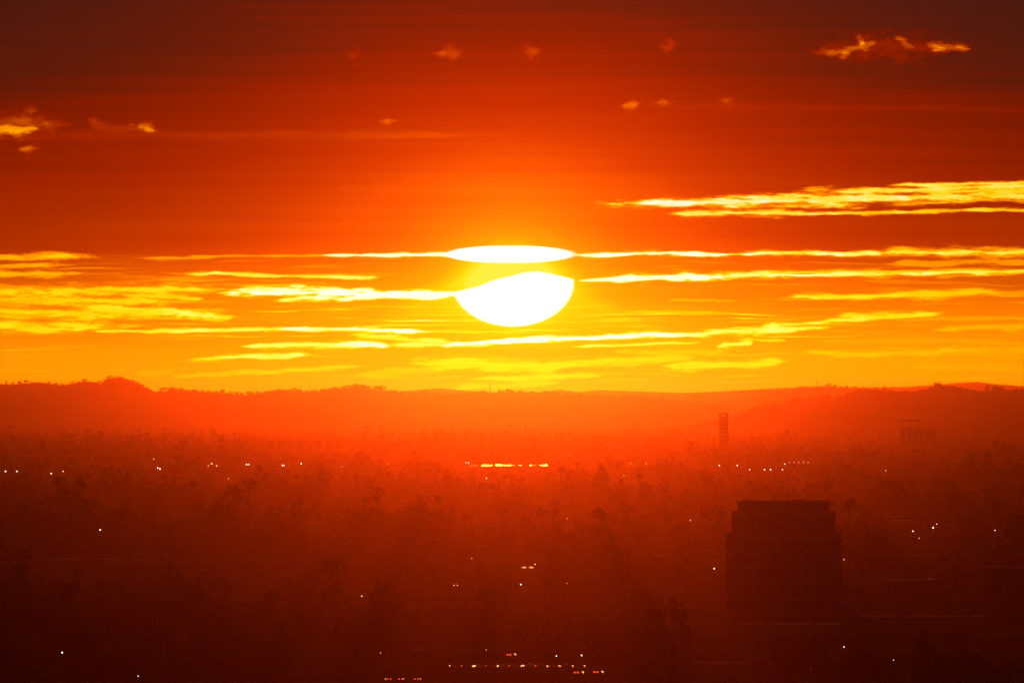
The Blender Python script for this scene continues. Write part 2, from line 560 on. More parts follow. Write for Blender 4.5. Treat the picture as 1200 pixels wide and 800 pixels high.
RD = ground_dist(782.0)
tag(mesh_obj('road', [(-900, RD - 14, 0.004), (900, RD - 14, 0.004), (900, RD + 14, 0.004), (-900, RD + 14, 0.004)], [(0, 1, 2, 3)], m_road), kind='structure')
m_line = mat('road_paint', (0.75, 0.75, 0.7), bump=0.5)
mk = MB()
for yo in (-10.5, -0.4, 0.4, 10.5):
    n = len(mk.v)
    mk.v += [(-900, RD + yo - 0.08, 0.008), (900, RD + yo - 0.08, 0.008), (900, RD + yo + 0.08, 0.008), (-900, RD + yo + 0.08, 0.008)]
    mk.f.append((n, n + 1, n + 2, n + 3))
for yo in (-7.2, -3.8, 3.8, 7.2):
    for k in range(-40, 40):
        n = len(mk.v)
        x = k * 12.0
        mk.v += [(x, RD + yo - 0.08, 0.008), (x + 3, RD + yo - 0.08, 0.008), (x + 3, RD + yo + 0.08, 0.008), (x, RD + yo + 0.08, 0.008)]
        mk.f.append((n, n + 1, n + 2, n + 3))
tag(mk.build('road_markings', m_line), kind='structure')
clear(520, 690, 786, RD - 16)
RD2 = ground_dist(797.5)
clear(440, 505, 800, RD2 - 10)
tag(mesh_obj('road', [(-400, RD2 - 6, 0.004), (100, RD2 - 6, 0.004), (100, RD2 + 6, 0.004), (-400, RD2 + 6, 0.004)], [(0, 1, 2, 3)], m_road), kind='structure')

# ---------------------------------------------------------------- the stepped office tower
TD = 5150.0
k = TD / F


def X(u, D):
    return (u - 600) / F * D


def Z(v, D):
    return EYE + (HOR - v) / F * D


tower = tag(empty('office_tower', (X(918, TD), TD, 0)), 'broad dark office tower with stepped shoulders rising from the haze', 'office tower')
tiers = [('lower_block', 67 * k, 0.0, Z(626, TD)), ('middle_block', 60 * k, Z(626, TD), Z(601, TD)), ('upper_block', 53 * k, Z(601, TD), Z(589, TD))]
for nm, hw, z0, z1 in tiers:
    b = MB().box(-hw, hw, -hw * 0.55, hw * 0.55, z0, z1)
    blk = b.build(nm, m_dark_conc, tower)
    cp = MB()
    for (a0, a1, b0, b1) in ((-hw - .2, hw + .2, -hw * .55 - .2, -hw * .55 + .25), (-hw - .2, hw + .2, hw * .55 - .25, hw * .55 + .2),
                             (-hw - .2, -hw + .25, -hw * .55 + .25, hw * .55 - .25), (hw - .25, hw + .2, -hw * .55 + .25, hw * .55 - .25)):
        cp.box(a0, a1, b0, b1, z1 + 0.002, z1 + 0.9)
    cp.build('parapet', m_conc, blk)
    if nm == 'upper_block':
        continue
    nf = 7 if nm == 'lower_block' else 2
    fh = (z1 - z0 - 1.5) / nf
    nc = 9
    cw = (2 * hw - 2) / nc
    win = None
    for r in range(nf):
        for c in range(nc):
            loc = (-hw + 1 + (c + 0.5) * cw, -hw * 0.55 - 0.02, z0 + 0.9 + r * fh + fh * 0.5)
            if win is None:
                win = MB().box(-cw * .38, cw * .38, -0.05, 0.05, -fh * .28, fh * .28).build('window', m_glass, blk)
                win.location = loc
            else:
                child_copy(win, blk, loc)
    fins = MB()
    for c in range(nc + 1):
        fins.box(-hw + 1 + c * cw - .3, -hw + 1 + c * cw + .3, -hw * .55 - 0.6, -hw * .55 - 0.002, z0 + 0.5, z1 - 0.4)
    fins.build('facade_ribs', m_conc, blk)
    bands = MB()
    for r in range(nf):
        zb_ = z0 + 0.9 + r * fh
        bands.box(-hw - .05, hw + .05, -hw * .55 - .9, -hw * .55 - .603, zb_ + fh * .84, zb_ + fh * 1.02)
    bands.build('floor_bands', m_pale_conc, blk)
zt = Z(589, TD)
for x, h in ((-14, 2.0), (-3, 2.6), (1.5, 3.4), (9, 1.8)):
    MB().tube([(x, 1, zt, .18), (x, 1, zt + h, .1)], 6).build('antenna', m_metal, tower)
for x, ww in ((-17, 3), (4, 5), (14, 2.5)):
    MB().box(x, x + ww, -2, 3, zt + .003, zt + 1.3).build('rooftop_unit', m_metal, tower)
clear(850, 986, 690, TD - 20)

# ---------------------------------------------------------------- slim tower in front of the hills
SD = 22500.0
k = SD / F
slim = tag(empty('slim_tower', (X(848, SD), SD, 0)), 'slim lone tower with an open frame at its top before the hills', 'tower')
hw = 5.6 * k
zb = Z(488.3, SD)
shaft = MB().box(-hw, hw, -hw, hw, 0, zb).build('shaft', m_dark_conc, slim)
pil = None
for sx_, sy_ in ((-1, -1), (1, -1), (-1, 1), (1, 1)):
    p = MB().box(-2.2, 2.2, -2.2, 2.2, 0, Z(485.4, SD) - zb).build('corner_pier', m_dark_conc, slim)
    p.location = (sx_ * (hw - 2.2), sy_ * (hw - 2.2), zb)
MB().box(-hw - .6, hw + .6, -hw - .6, hw + .6, Z(485.4, SD), Z(483.6, SD)).build('crown_slab', m_dark_conc, slim)
win = None
for r in range(7):
    for c in range(3):
        loc = ((c - 1) * hw * 0.6, -hw - 0.02, 6 + r * 7.5)
        if win is None:
            win = MB().box(-2, 2, -0.1, 0.1, -1.6, 1.6).build('window', m_glass, shaft)
            win.location = loc
        else:
            child_copy(win, shaft, loc)
clear(838, 858, 503, SD - 50)

# ---------------------------------------------------------------- flat roofed buildings
BUILDINGS = []


def low_building(name, u0, u1, vtop, D, depth, label, cat, group=None, wallm=None, see=None, wins=5, canopy=False):
    x0, x1 = X(u0, D), X(u1, D)
    h = Z(vtop, D)
    hw = (x1 - x0) / 2
    o = tag(empty(name, ((x0 + x1) / 2, D, 0)), label, cat, group)
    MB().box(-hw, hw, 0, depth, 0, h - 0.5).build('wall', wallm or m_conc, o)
    rf = MB().box(-hw - .4, hw + .4, -.4, depth + .4, h - 0.498, h).build('roof', m_roof, o)
    for j in range(2):
        ux = -hw * 0.5 + j * hw * 0.9
        MB().box(ux, ux + hw * .14, depth * .4, depth * .4 + hw * .14, h + .003, h + min(2.2, hw * .1)).build('roof_unit', m_metal, rf)
    win = None
    for c in range(wins):
        loc = (-hw + (c + .5) * 2 * hw / wins, -0.03, (h - .5) * .55)
        ww, wh = hw / wins * .6, (h - .5) * .22
        if win is None:
            win = MB().box(-ww, ww, -.05, .05, -wh, wh).build('window', m_glass, o)
            win.location = loc
        else:
            child_copy(win, o, loc)
    if canopy:
        zc = Z(493.5, D)
        for xx in (-hw * .85, -hw * .4, hw * .05):
            MB().box(xx, xx + 2, depth * .5, depth * .5 + 2, h + .003, zc).build('canopy_post', m_metal, rf)
        MB().box(-hw * .9, hw * .12, depth * .3, depth * .8, zc + .003, zc + 3.5).build('canopy', m_dark_conc, rf)
    if see:
        clear(u0 - 3, u1 + 3, see, D - 20)
    BUILDINGS.append((u0, u1, D, depth))
    return o


low_building('block_building', 1055, 1098, 501.5, 25000, 60, 'squat dark block building with a raised canopy below the right hill', 'building', None, m_dark_conc, 511, 6, True)
low_building('warehouse', 312, 402, 515.5, 24500, 120, 'long flat warehouse at the foot of the left range', 'warehouse', None, m_dark_conc, 527, 8)
low_building('warehouse', 18, 152, 533.5, 20500, 150, 'widest flat roofed warehouse near the left edge of the plain', 'warehouse', None, m_dark_conc, 539, 9)
low_building('parking_garage', 868, 986, 731.5, 4800, 46, 'pale flat roofed parking garage in front of the office tower', 'garage', None, m_conc, 736, 9)
low_building('office_block', 1158, 1262, 664, 5600, 40, 'dark office block at the right edge of the city', 'office block', None, m_dark_conc, 745, 6)
low_building('office_block', 1036, 1102, 679, 6200, 34, 'low dark office block between tower and right edge', 'office block', None, m_dark_conc, 705, 7)
low_building('shop_building', 1047, 1071, 609.5, 10500, 60, 'small shop building with a pale roof right of the tower top', 'building', None, m_conc, 612, 4)
low_building('shop_building', 1064, 1079, 650.3, 8000, 40, 'narrow shop building with bright roof right of tower base', 'building', None, m_conc, 652.5, 4)
low_building('shop_building', 767, 779, 650.2, 8000, 45, 'shop building with bright roof strip left of the tower', 'building', None, m_conc, 652.5, 4)
low_building('shop_building', 840, 850, 655.0, 7700, 45, 'tiny shop building touching the left flank of the tower', 'building', None, m_conc, 657.5, 3)
low_building('shop_building', 484, 496, 760.5, 4900, 26, 'little shop building above the left end of the freeway', 'building', None, m_conc, 763.5, 3)
low_building('long_hall', 690, 770, 586.5, 12300, 90, 'long low hall right of the lone dark cypress', 'hall', None, m_dark_conc, None, 7)
low_building('long_hall', 255, 330, 667.0, 7450, 60, 'long low hall in the dark left of the centre', 'hall', None, m_conc, 669.5, 6)
low_building('long_hall', 60, 180, 655.5, 7900, 60, 'long low hall below the bright lone street lamp at left', 'hall', None, m_conc, 660, 8)
low_building('long_hall', 1010, 1180, 722.0, 5700, 45, 'long low hall right of the pale parking garage', 'hall', None, m_dark_conc, 727, 9)
low_building('long_hall', 815, 872, 776.0, 4750, 30, 'long low hall in the dark below the parking garage', 'hall', None, m_conc, 779, 6)

# ---------------------------------------------------------------- radio mast on the far crest
mp = hill_main.crest(574)
mast = tag(empty('radio_mast', mp), 'thin radio mast on the low crest right below the sun', 'mast')
mh = Z(441, hill_main.D) - mp.z
MB().tube([(0, 0, -2, 2.0), (0, 0, mh * .5, 1.2), (0, 0, mh, .5)], 6).build('pole', m_metal, mast)
MB().box(-2.4, 2.4, -2, 2, mh * .45, mh * .45 + 3).build('platform', m_metal, mast)
MB().box(-1.8, 1.8, -1.8, 1.8, mh * .7, mh * .7 + 2.4).build('antenna', m_metal, mast)

# ---------------------------------------------------------------- trees
nr = np.random.RandomState(5)


def leaf_quads(centres, size, rs):
    """one ragged leaf clump (a bent quad) at each centre"""
    n = len(centres)
    a = rs.normal(size=(n, 3))
    a /= np.linalg.norm(a, axis=1, keepdims=True)
    b = rs.normal(size=(n, 3))
    b -= (b * a).sum(1, keepdims=True) * a
    b /= np.linalg.norm(b, axis=1, keepdims=True)
    sz = size * rs.uniform(.6, 1.4, (n, 1))
    a, b = a * sz, b * sz * rs.uniform(.5, 1, (n, 1))
    v = np.stack([centres - a, centres - b * .8, centres + a * .9, centres + b], 1)
    return v.reshape(-1, 3)


def crown_points(kind, n, rs):
    """points through the volume of a crown that stands 1 high, base at z = 0"""
    if kind == 'broad':
        k = rs.randint(5, 9)
        lob = np.stack([rs.uniform(-.30, .30, k), rs.uniform(-.30, .30, k), rs.uniform(.38, .82, k)], 1)
        rad = rs.uniform(.14, .26, k)
        i = rs.randint(0, k, n)
        d = rs.normal(size=(n, 3))
        d /= np.linalg.norm(d, axis=1, keepdims=True)
        return lob[i] + d * (rad[i] * rs.uniform(.35, 1.0, n) ** .6)[:, None]
    if kind == 'slender':                      # eucalyptus like: tall, open, ragged
        k = rs.randint(6, 10)
        lob = np.stack([rs.uniform(-.14, .14, k), rs.uniform(-.14, .14, k), np.sort(rs.uniform(.30, .90, k))], 1)
        rad = rs.uniform(.06, .14, k)
        i = rs.randint(0, k, n)
        d = rs.normal(size=(n, 3))
        d /= np.linalg.norm(d, axis=1, keepdims=True)
        return lob[i] + d * (rad[i] * rs.uniform(.3, 1.0, n) ** .6)[:, None]
    z = rs.uniform(.06, 1.0, n) ** 1.2             # cypress
    t = rs.uniform(0, 6.283, n)
    r = (.115 * (1 - z) ** .75 + .012) * rs.uniform(.5, 1.12, n)
    return np.stack([r * np.cos(t), r * np.sin(t), z], 1)


def arr_mesh(name, v, m):
    me = bpy.data.meshes.new(name)
    nq = len(v) // 4
    me.vertices.add(len(v))
    me.vertices.foreach_set('co', np.ascontiguousarray(v, dtype=np.float32).ravel())
    me.loops.add(nq * 4)
    me.loops.foreach_set('vertex_index', np.arange(nq * 4, dtype=np.int32))
    me.polygons.add(nq)
    me.polygons.foreach_set('loop_start', np.arange(0, nq * 4, 4, dtype=np.int32))
    me.update(calc_edges=True)
    me.validate()
    me.materials.append(m)
    return me


def trunk_mesh(kind, name):
    mb = MB()
    if kind == 'palm':
        mb.tube([(0, 0, -.02, .016), (.01, 0, .3, .012), (.02, .005, .65, .010), (.03, .01, .90, .011)], 7)
    elif kind == 'cypress':
        mb.tube([(0, 0, -.03, .018), (0, 0, .4, .012), (0, 0, .95, .003)], 6)
    else:
        q = .028 if kind == 'broad' else .017
        mb.tube([(0, 0, -.03, q), (.01, 0, .25, q * .8), (.0, .02, .5, q * .5), (.02, .0, .78, q * .2)], 7)
        for a in range(4):
            c, s_ = math.cos(a * 1.6 + .3), math.sin(a * 1.6 + .3)
            rr = .24 if kind == 'broad' else .10
            mb.tube([(.005, .01, .26 + a * .06, q * .5), (c * rr * .5, s_ * rr * .5, .42 + a * .06, q * .35), (c * rr, s_ * rr, .58 + a * .06, q * .12)], 5)
    me = bpy.data.meshes.new(name)
    me.from_pydata(mb.v, [], mb.f)
    me.materials.append(m_bark)
    return me


def palm_crown(rs):
    out = []
    for i in range(26):
        t = rs.uniform(0, 6.283)
        el = rs.uniform(-.5, 1.1)
        ln = rs.uniform(.11, .15)
        p = np.array([.03, .01, .90])
        d = np.array([math.cos(t) * math.cos(el), math.sin(t) * math.cos(el), math.sin(el)])
        side = np.array([-math.sin(t), math.cos(t), 0]) * .016
        for k in range(4):
            q = p + d * ln / 4
            wq = side * (1.0 - k * .2)
            out += [p - wq, q - wq * .8, q + wq * .8, p + wq]
            p = q
            d = d + np.array([0, 0, -.34])
            d /= np.linalg.norm(d)
    c = np.array([.03, .01, .86]) + rs.normal(size=(30, 3)) * np.array([.014, .014, .03])      # the skirt of dead fronds
    return np.concatenate([np.array(out), leaf_quads(c, .018, rs)])


PROTO = {}
for kind, cnt in (('broad', 5), ('slender', 4), ('cypress', 2), ('palm', 2)):
    PROTO[kind] = []
    for i in range(cnt):
        rs = np.random.RandomState(100 + i + len(kind) * 17)
        if kind == 'palm':
            cv = palm_crown(rs)
        else:
            n = {'broad': 620, 'slender': 420, 'cypress': 420}[kind]
            cv = leaf_quads(crown_points(kind, n, rs), {'broad': .045, 'slender': .034, 'cypress': .026}[kind], rs)
        PROTO[kind].append((arr_mesh(kind + '_crown', cv, m_palm if kind == 'palm' else m_leaf), trunk_mesh(kind, kind + '_trunk')))
TREE_NAME = {'broad': 'broadleaf_tree', 'slender': 'eucalyptus_tree', 'cypress': 'cypress_tree', 'palm': 'palm_tree'}


def tree(kind, loc, h, label, group, wide=1.0, i=None):
    r = empty(TREE_NAME[kind], loc, rng.uniform(0, 6.28))
    r.scale = (h * wide, h * wide, h)
    cm, tm = rng.choice(PROTO[kind]) if i is None else PROTO[kind][i]
    for nm, me in (('trunk', tm), ('crown', cm)):
        o = bpy.data.objects.new(nm, me)
        C.objects.link(o)
        o.parent = r
    return tag(r, label, TREE_NAME[kind].replace('_tree', ' tree').replace('broadleaf tree', 'tree'), group)


ORD = ['first', 'second', 'third', 'fourth', 'fifth', 'sixth', 'seventh', 'eighth', 'ninth', 'tenth', 'eleventh', 'twelfth', 'thirteenth', 'fourteenth',
       'fifteenth', 'sixteenth', 'seventeenth', 'eighteenth', 'nineteenth', 'twentieth', 'twenty-first', 'twenty-second', 'twenty-third', 'twenty-fourth',
       'twenty-fifth', 'twenty-sixth', 'twenty-seventh', 'twenty-eighth', 'twenty-ninth', 'thirtieth', 'thirty-first', 'thirty-second', 'thirty-third',
       'thirty-fourth', 'thirty-fifth', 'thirty-sixth', 'thirty-seventh', 'thirty-eighth', 'thirty-ninth', 'fortieth', 'forty-first', 'forty-second',
       'forty-third', 'forty-fourth', 'forty-fifth', 'forty-sixth', 'forty-seventh', 'forty-eighth', 'forty-ninth', 'fiftieth', 'fifty-first', 'fifty-second',
       'fifty-third', 'fifty-fourth', 'fifty-fifth', 'fifty-sixth', 'fifty-seventh', 'fifty-eighth', 'fifty-ninth', 'sixtieth']


def ridge_trees(hill, items, what, group):
    items = sorted(items)
    for j, (u, hpx, kind, wide) in enumerate(items):
        p = hill.crest(u)
        h = 1.5 * hpx / F * hill.D
        look = {'broad': 'rounded tree', 'slender': 'ragged tall tree', 'palm': 'thin palm', 'cypress': 'pointed cypress'}[kind]
        tree(kind, (p.x, p.y, p.z - h * .26), h, f'{look} in silhouette, {ORD[j]} from left on {what}', group, wide)


items = [(1006, 5, 'broad', 1.3), (1012, 6, 'slender', 1.4), (1018, 4, 'broad', 1.4), (1027, 6, 'cypress', 2.2), (1035, 7.5, 'slender', 1.3), (1043, 5, 'broad', 1.2),
         (1050, 3.5, 'broad', 1.5), (1058, 4, 'broad', 1.4), (1066, 4, 'broad', 1.5), (1074, 4, 'broad', 1.3), (1081, 6, 'broad', 1.2), (1088, 4, 'broad', 1.5),
         (1099, 7, 'broad', 1.3), (1106, 3, 'broad', 1.5), (1111, 3, 'broad', 1.6), (1118, 4, 'slender', 1.5), (1125, 4.5, 'broad', 1.2), (1131, 3, 'broad', 1.5),
         (1139, 4, 'broad', 1.4), (1158, 10, 'slender', 1.3), (1167, 9, 'broad', 1.1), (1172, 8, 'broad', 1.1), (1178, 5, 'broad', 1.4), (1185, 4, 'broad', 1.5),
         (1190, 6, 'broad', 1.2), (1196, 6, 'broad', 1.3), (999, 4, 'broad', 1.2), (991, 3, 'broad', 1.4), (968, 6, 'broad', 1.1), (963, 3, 'broad', 1.4),
         (934, 7, 'broad', 1.1), (929, 4, 'broad', 1.2), (906, 3, 'broad', 1.3), (947, 3, 'broad', 1.4), (981, 3, 'broad', 1.4)]
ridge_trees(hill_right, items, 'the nearest right hill', 'trees along the crest of the right hill')
items = [(u, rng.uniform(2.5, 4), 'broad', rng.uniform(1.3, 1.8)) for u in (860, 868, 885, 893, 901, 909, 917, 925, 938, 944, 950, 978, 985, 992, 1001)]
items += [(957, 8, 'palm', 1.6), (971, 4.5, 'broad', 1.3), (912, 4, 'slender', 1.5)]
ridge_trees(hill_mid, items, 'the orange hill behind', 'trees along the crest of the orange hill')
us = [8, 24, 30, 57, 66, 100, 118, 128, 190, 196, 202, 212, 219, 227, 238, 247, 257, 268, 277, 284, 293, 303, 310, 318, 326, 345, 351, 358, 369, 378, 388, 394, 402, 411,
      416, 421, 426, 434, 443, 449, 463, 470, 482, 495, 508, 521, 533, 567, 583, 597, 610, 621, 637, 646, 665, 673, 692, 697, 716, 752, 758, 789]
us = us[:60]
items = [(u + rng.uniform(-2, 2), rng.uniform(2.4, 4.6) + (1.5 if 395 < u < 450 or 185 < u < 205 else 0), rng.choice(['broad', 'broad', 'broad', 'slender']), rng.uniform(1.3, 2.0)) for u in us]
ridge_trees(hill_main, items, 'the long main range', 'trees along the crest of the main range')

# the scrub between them, too thick to count
sv = []
for hill, ua, ub, n in ((hill_main, -250, 830, 760), (hill_right, 985, 1450, 420), (hill_right, 880, 985, 40), (hill_mid, 830, 1010, 110)):
    for q in range(n):
        u = rng.uniform(ua, ub)
        if hill is hill_main and (u < 60 or 76 < u < 186) and rng.random() < .75:
            continue
        p = hill.crest(u)
        h = rng.uniform(6, 19) * (1.3 if rng.random() < .2 else 1)
        rs = np.random.RandomState(q + 9)
        c = crown_points('broad', 26, rs) * np.array([h * 1.5, h * 1.5, h]) + np.array([p.x, p.y + rng.uniform(-60, 120), p.z - h * .38])
        sv.append(leaf_quads(c, h * .16, rs))
o = bpy.data.objects.new('ridge_scrub', arr_mesh('ridge_scrub', np.concatenate(sv), m_leaf))
C.objects.link(o)
tag(o, kind='stuff')

# ---------------------------------------------------------------- street lamps and other small lights
m_white = emit('lamp_white', (1.0, 0.72, 0.62), 5.5)
m_warm = emit('lamp_amber', (1.0, 0.38, 0.12), 5.0)
m_red = emit('lamp_red', (1.0, 0.07, 0.03), 1.6)
# column, row, brightness (photo px radius), colour, label
LAMPS = [
    (6.5, 552, .75, 'w', 'white street lamp nearest the left edge of the photo, left one of its pair'),
    (19.7, 552, .75, 'w', 'white street lamp, right one of the pair near the left edge'),
    (60, 554.5, .65, 'w', 'white street lamp, lower left of the second pair from the left edge'),
    (74, 552, .6, 'w', 'white street lamp, upper right of the second pair from the left edge'),
    (107, 552.3, .45, 'r', 'dim red light between the second pair and the bright double lamp'),
    (184.8, 548, .7, 'w', 'white street lamp, left half of the bright double lamp under the summit'),
    (187.5, 549.2, .7, 'w', 'white street lamp, right half of the bright double lamp under the summit'),
    (180, 537.5, .45, 'w', 'faint pale street lamp just above the bright double lamp'),
    (196, 539.5, .4, 'r', 'faint red street lamp up right of the bright double lamp'),
    (123, 541, .38, 'r', 'faint reddish lamp, topmost of the small dim column at left'),
    (124.5, 546, .38, 'r', 'faint reddish lamp, lowest of the small dim column at left'),
    (248, 543, .85, 'a', 'orange yard light, topmost of the amber cluster'),
    (244, 545.5, .6, 'a', 'orange yard light, lower left of the amber cluster'),
    (254, 545.5, .75, 'a', 'orange yard light, lower right of the amber cluster'),
    (268, 560.5, .5, 'a', 'dim orange yard light alone below the amber cluster'),
    (289, 544, .7, 'w', 'white street lamp first right of the amber cluster'),
    (291.5, 544, .6, 'w', 'white street lamp touching the first right of the amber cluster'),
    (331, 545, .7, 'w', 'white street lamp second right of the amber cluster'),
    (333, 545, .6, 'w', 'white street lamp touching the second right of the amber cluster'),
    (353, 543, .65, 'w', 'single white street lamp third right of the amber cluster'),
    (401, 546, .5, 'a', 'dim amber lamp farther right of the white lamps, before the haze glow'),
    (454.5, 543.5, .45, 'a', 'dim amber lamp left of the dark round tree clump'),
    (117.5, 620.5, .75, 'w', 'bright white street lamp alone in the dark left plain'),
    (73, 764, .85, 'w', 'brightest white street lamp in the lower left corner area'),
    (162, 791.5, .6, 'w', 'white street lamp at the bottom edge right of the corner lamp'),
    (546, 542, .5, 'w', 'pale lamp, left one of the close pair left of the reservoir'),
    (549, 542, .6, 'w', 'pale lamp, right one of the close pair left of the reservoir'),
    (570, 560, .55, 'w', 'pale lamp alone just below the reservoir'),
    (667.5, 533, .5, 'a', 'dim amber lamp alone up right of the reservoir'),
    (739, 542.5, .55, 'a', 'amber lamp, left of the two right of the reservoir'),
    (757.5, 542.8, .5, 'a', 'amber lamp, right of the two right of the reservoir'),
    (731, 557, .42, 'a', 'faint amber lamp below the two right of the reservoir'),
    (843, 545, .65, 'w', 'white street lamp under the slim tower, first of the broken line'),
    (864, 545, .65, 'w', 'white street lamp, second of the broken line under the slim tower'),
    (878.5, 550, .6, 'w', 'white street lamp, lower left in the broken line under the slim tower'),
    (896, 550, .65, 'w', 'white street lamp, left of the lower close pair under the slim tower'),
    (903, 550, .65, 'w', 'white street lamp, right of the lower close pair under the slim tower'),
    (917, 550, .6, 'w', 'white street lamp, lower right end of the broken line'),
    (919.5, 543.5, .6, 'w', 'white street lamp above the lower right end of the broken line'),
    (925, 541.5, .42, 'a', 'faint amber lamp, first of the tiny dotted row'),
    (930.5, 541.5, .42, 'a', 'faint amber lamp, second of the tiny dotted row'),
    (936, 541.5, .42, 'a', 'faint amber lamp, third of the tiny dotted row'),
    (941.5, 541.5, .42, 'a', 'faint amber lamp, fourth of the tiny dotted row'),
    (947, 541.5, .42, 'a', 'faint amber lamp, last of the tiny dotted row'),
    (1038, 551, .5, 'w', 'small pale lamp, left of the pair under the block building'),
    (1047.3, 551, .58, 'w', 'small pale lamp, right of the pair under the block building'),
    (664.7, 607.3, .45, 'a', 'faint amber lamp alone right of the lone dark cypress'),
    (809, 609.5, .5, 'w', 'pale lamp alone in the haze left of the tower top'),
    (837, 665.8, .7, 'w', 'white lamp left of the foot of the office tower'),
    (989, 655.2, .5, 'w', 'small pale lamp at the right flank of the office tower'),
    (627, 660.8, .6, 'w', 'white lamp just above the bright car pair in the middle'),
    (610.3, 684.3, .75, 'w', 'bright white lamp alone below the bright car pair in the middle'),
    (552.8, 653.8, .5, 'w', 'pale lamp alone left of the bright car pair in the middle'),
    (532, 685.3, .5, 'w', 'pale lamp, left of the close pair in the dark middle plain'),
    (536, 685.3, .45, 'w', 'pale lamp, right of the close pair in the dark middle plain'),
    (424, 698, .6, 'w', 'pale lamp alone in the red dark left of the middle'),
    (664.5, 683, .45, 'a', 'dim amber lamp right of the bright lamp below the car pair'),
    (652, 768, .65, 'w', 'white street lamp beside the freeway, left of its pair'),
    (681.5, 767.3, .75, 'w', 'bright white street lamp beside the freeway, right of its pair'),
    (1069.7, 622, .65, 'w', 'white lamp left of the brightest one right of the tower'),
    (1093.5, 618, .85, 'w', 'brightest white lamp right of the office tower'),
    (1097.8, 613.7, .5, 'w', 'small pale lamp just above the brightest one right of the tower'),
    (1113, 613.5, .4, 'r', 'faint red lamp up right of the brightest one right of the tower'),
    (1083, 618, .4, 'r', 'faint red lamp left of the brightest one right of the tower'),
    (1077, 630.2, .5, 'a', 'dim amber lamp below left of the brightest one right of the tower'),
    (1166, 621, .55, 'w', 'small pale lamp near the right edge above the dark block'),
    (1169.7, 671, .85, 'w', 'bright white lamp before the dark block at the right edge'),
    (1090, 678, .5, 'a', 'dim amber lamp at the right end of the low dark office block'),
    (989, 757.5, .75, 'a', 'warm amber lamp below the pale parking garage'),
    (1047, 772.8, .6, 'a', 'amber lamp at the bottom right, lower one'),
    (950, 783, .45, 'r', 'faint red lamp near the bottom below the garage'),
    (1150, 738, .45, 'r', 'faint red lamp at the lower right below the dark block'),
    (446, 764.5, .5, 'a', 'dim amber lamp above the left end of the freeway'),
    (569.7, 761, .45, 'a', 'dim amber lamp above the middle of the freeway'),
    (582, 756.5, .4, 'r', 'faint red lamp above the middle of the freeway'),
]
ME = {}
for u, v, rpx, colr, label in LAMPS:
    hl = 9.0
    D = (EYE - hl) * F / (v - HOR)
    rad = rpx * (0.86 if rpx > .6 else .74) * D / F
    r = tag(empty('street_lamp', (X(u, D), D, 0)), label, 'street lamp', 'small lights scattered over the plain')
    MB().tube([(0, 0, -.2, .16), (0, 0, 5, .12), (0, 0, hl - rad * .8, .09)], 6).build('pole', m_metal, r)
    hd = MB()
    hd.tube([(0, 0, hl - rad * .95, rad * .25), (0, 0, hl - rad * .7, rad * .75), (0, 0, hl, rad), (0, 0, hl + rad * .6, rad * .8), (0, 0, hl + rad * .9, rad * .4)], 8)
    hd.build('lamp_head', {'w': m_white, 'a': m_warm, 'r': m_red}[colr], r, True)
    clear(u - 1.5, u + 1.5, v + .8, D - 5)

# ---------------------------------------------------------------- cars
m_paint = [mat('car_paint_pale', (0.6, 0.55, 0.5), rough=0.18, spec=0.6, bump=0.1), mat('car_paint_dark', (0.06, 0.05, 0.05), rough=0.18, spec=0.6, bump=0.1)]
m_head = emit('headlamp', (1.0, 0.42, 0.13), 2.0)
m_tail = emit('tail_lamp', (1.0, 0.07, 0.02), 1.3)


def make_car(loc, heading, paint, label, group, bright=1.0):
    """side on saloon, nose towards +x"""
    r = tag(empty('car', loc, heading), label, 'car', group)
    prof = [(-2.2, .45), (-2.25, .85), (-1.7, .98), (-1.1, 1.42), (.35, 1.45), (1.05, 1.0), (2.0, .86), (2.25, .7), (2.2, .35), (-2.1, .3)]
    MB().prism(prof, -.85, .85).build('body', paint, r, bevel=.06)
    MB().prism([(-1.45, 1.0), (-1.02, 1.34), (.28, 1.37), (.88, 1.0)], -.858, .858).build('window', m_glass, r)
    for x in (-1.35, 1.4):
        for y in (-.78, .78):
            wv = MB().tube([(0, -.11, 0, .33), (0, .11, 0, .33)], 14).build('wheel', m_tyre, r)
            wv.location = (x, y, .33)
            MB().tube([(0, -.125, 0, .19), (0, .125, 0, .19)], 10).build('rim', m_rim, wv)
    for y in (-.6, .6):
        MB().box(2.14, 2.36, y - .26 * bright, y + .26 * bright, .52, .52 + .36 * bright).build('headlight', m_head, r)
        MB().box(-2.36, -2.14, y - .2 * bright, y + .2 * bright, .62, .62 + .28 * bright).build('tail_light', m_tail, r)
    return r


cars = [(534, 0), (548, 1), (563, 0), (576.5, 0), (590, 0), (604, 0), (620, 0), (635, 1), (648.5, 0), (664, 1), (678, 1)]
for j, (u, pn) in enumerate(cars):
    lane = rng.choice([-5.5, -2.0, 2.0, 5.5])
    yq = RD + lane
    look = ('pale', 'dark')[pn]
    make_car((X(u, yq), yq, .01), rng.uniform(-.5, .5) + (math.pi if lane > 0 else 0), m_paint[pn], f'{look} car with its lights on, {ORD[j]} from the left on the freeway',
             'cars in a line along the freeway', 1.3)
for j, u in enumerate((455, 470, 489)):
    make_car((X(u, RD2), RD2, .01), math.pi / 2 + rng.uniform(-.3, .3), m_paint[1], f'dark car with red tail lights, {ORD[j]} from the left on the lowest road',
             'cars with red tail lights on the lowest road', 1.3)
for j, (u, v, nm) in enumerate(((613, 666, 'left'), (621.5, 666, 'right'))):
    D = ground_dist(v)
    make_car((X(u, D), D, .01), -math.pi / 2 + .3, m_paint[0], f'pale car with bright headlights, {nm} one of the pair in the middle plain', 'bright car pair in the middle', 1.7)
    clear(u - 5, u + 5, v + .7, D - 4)
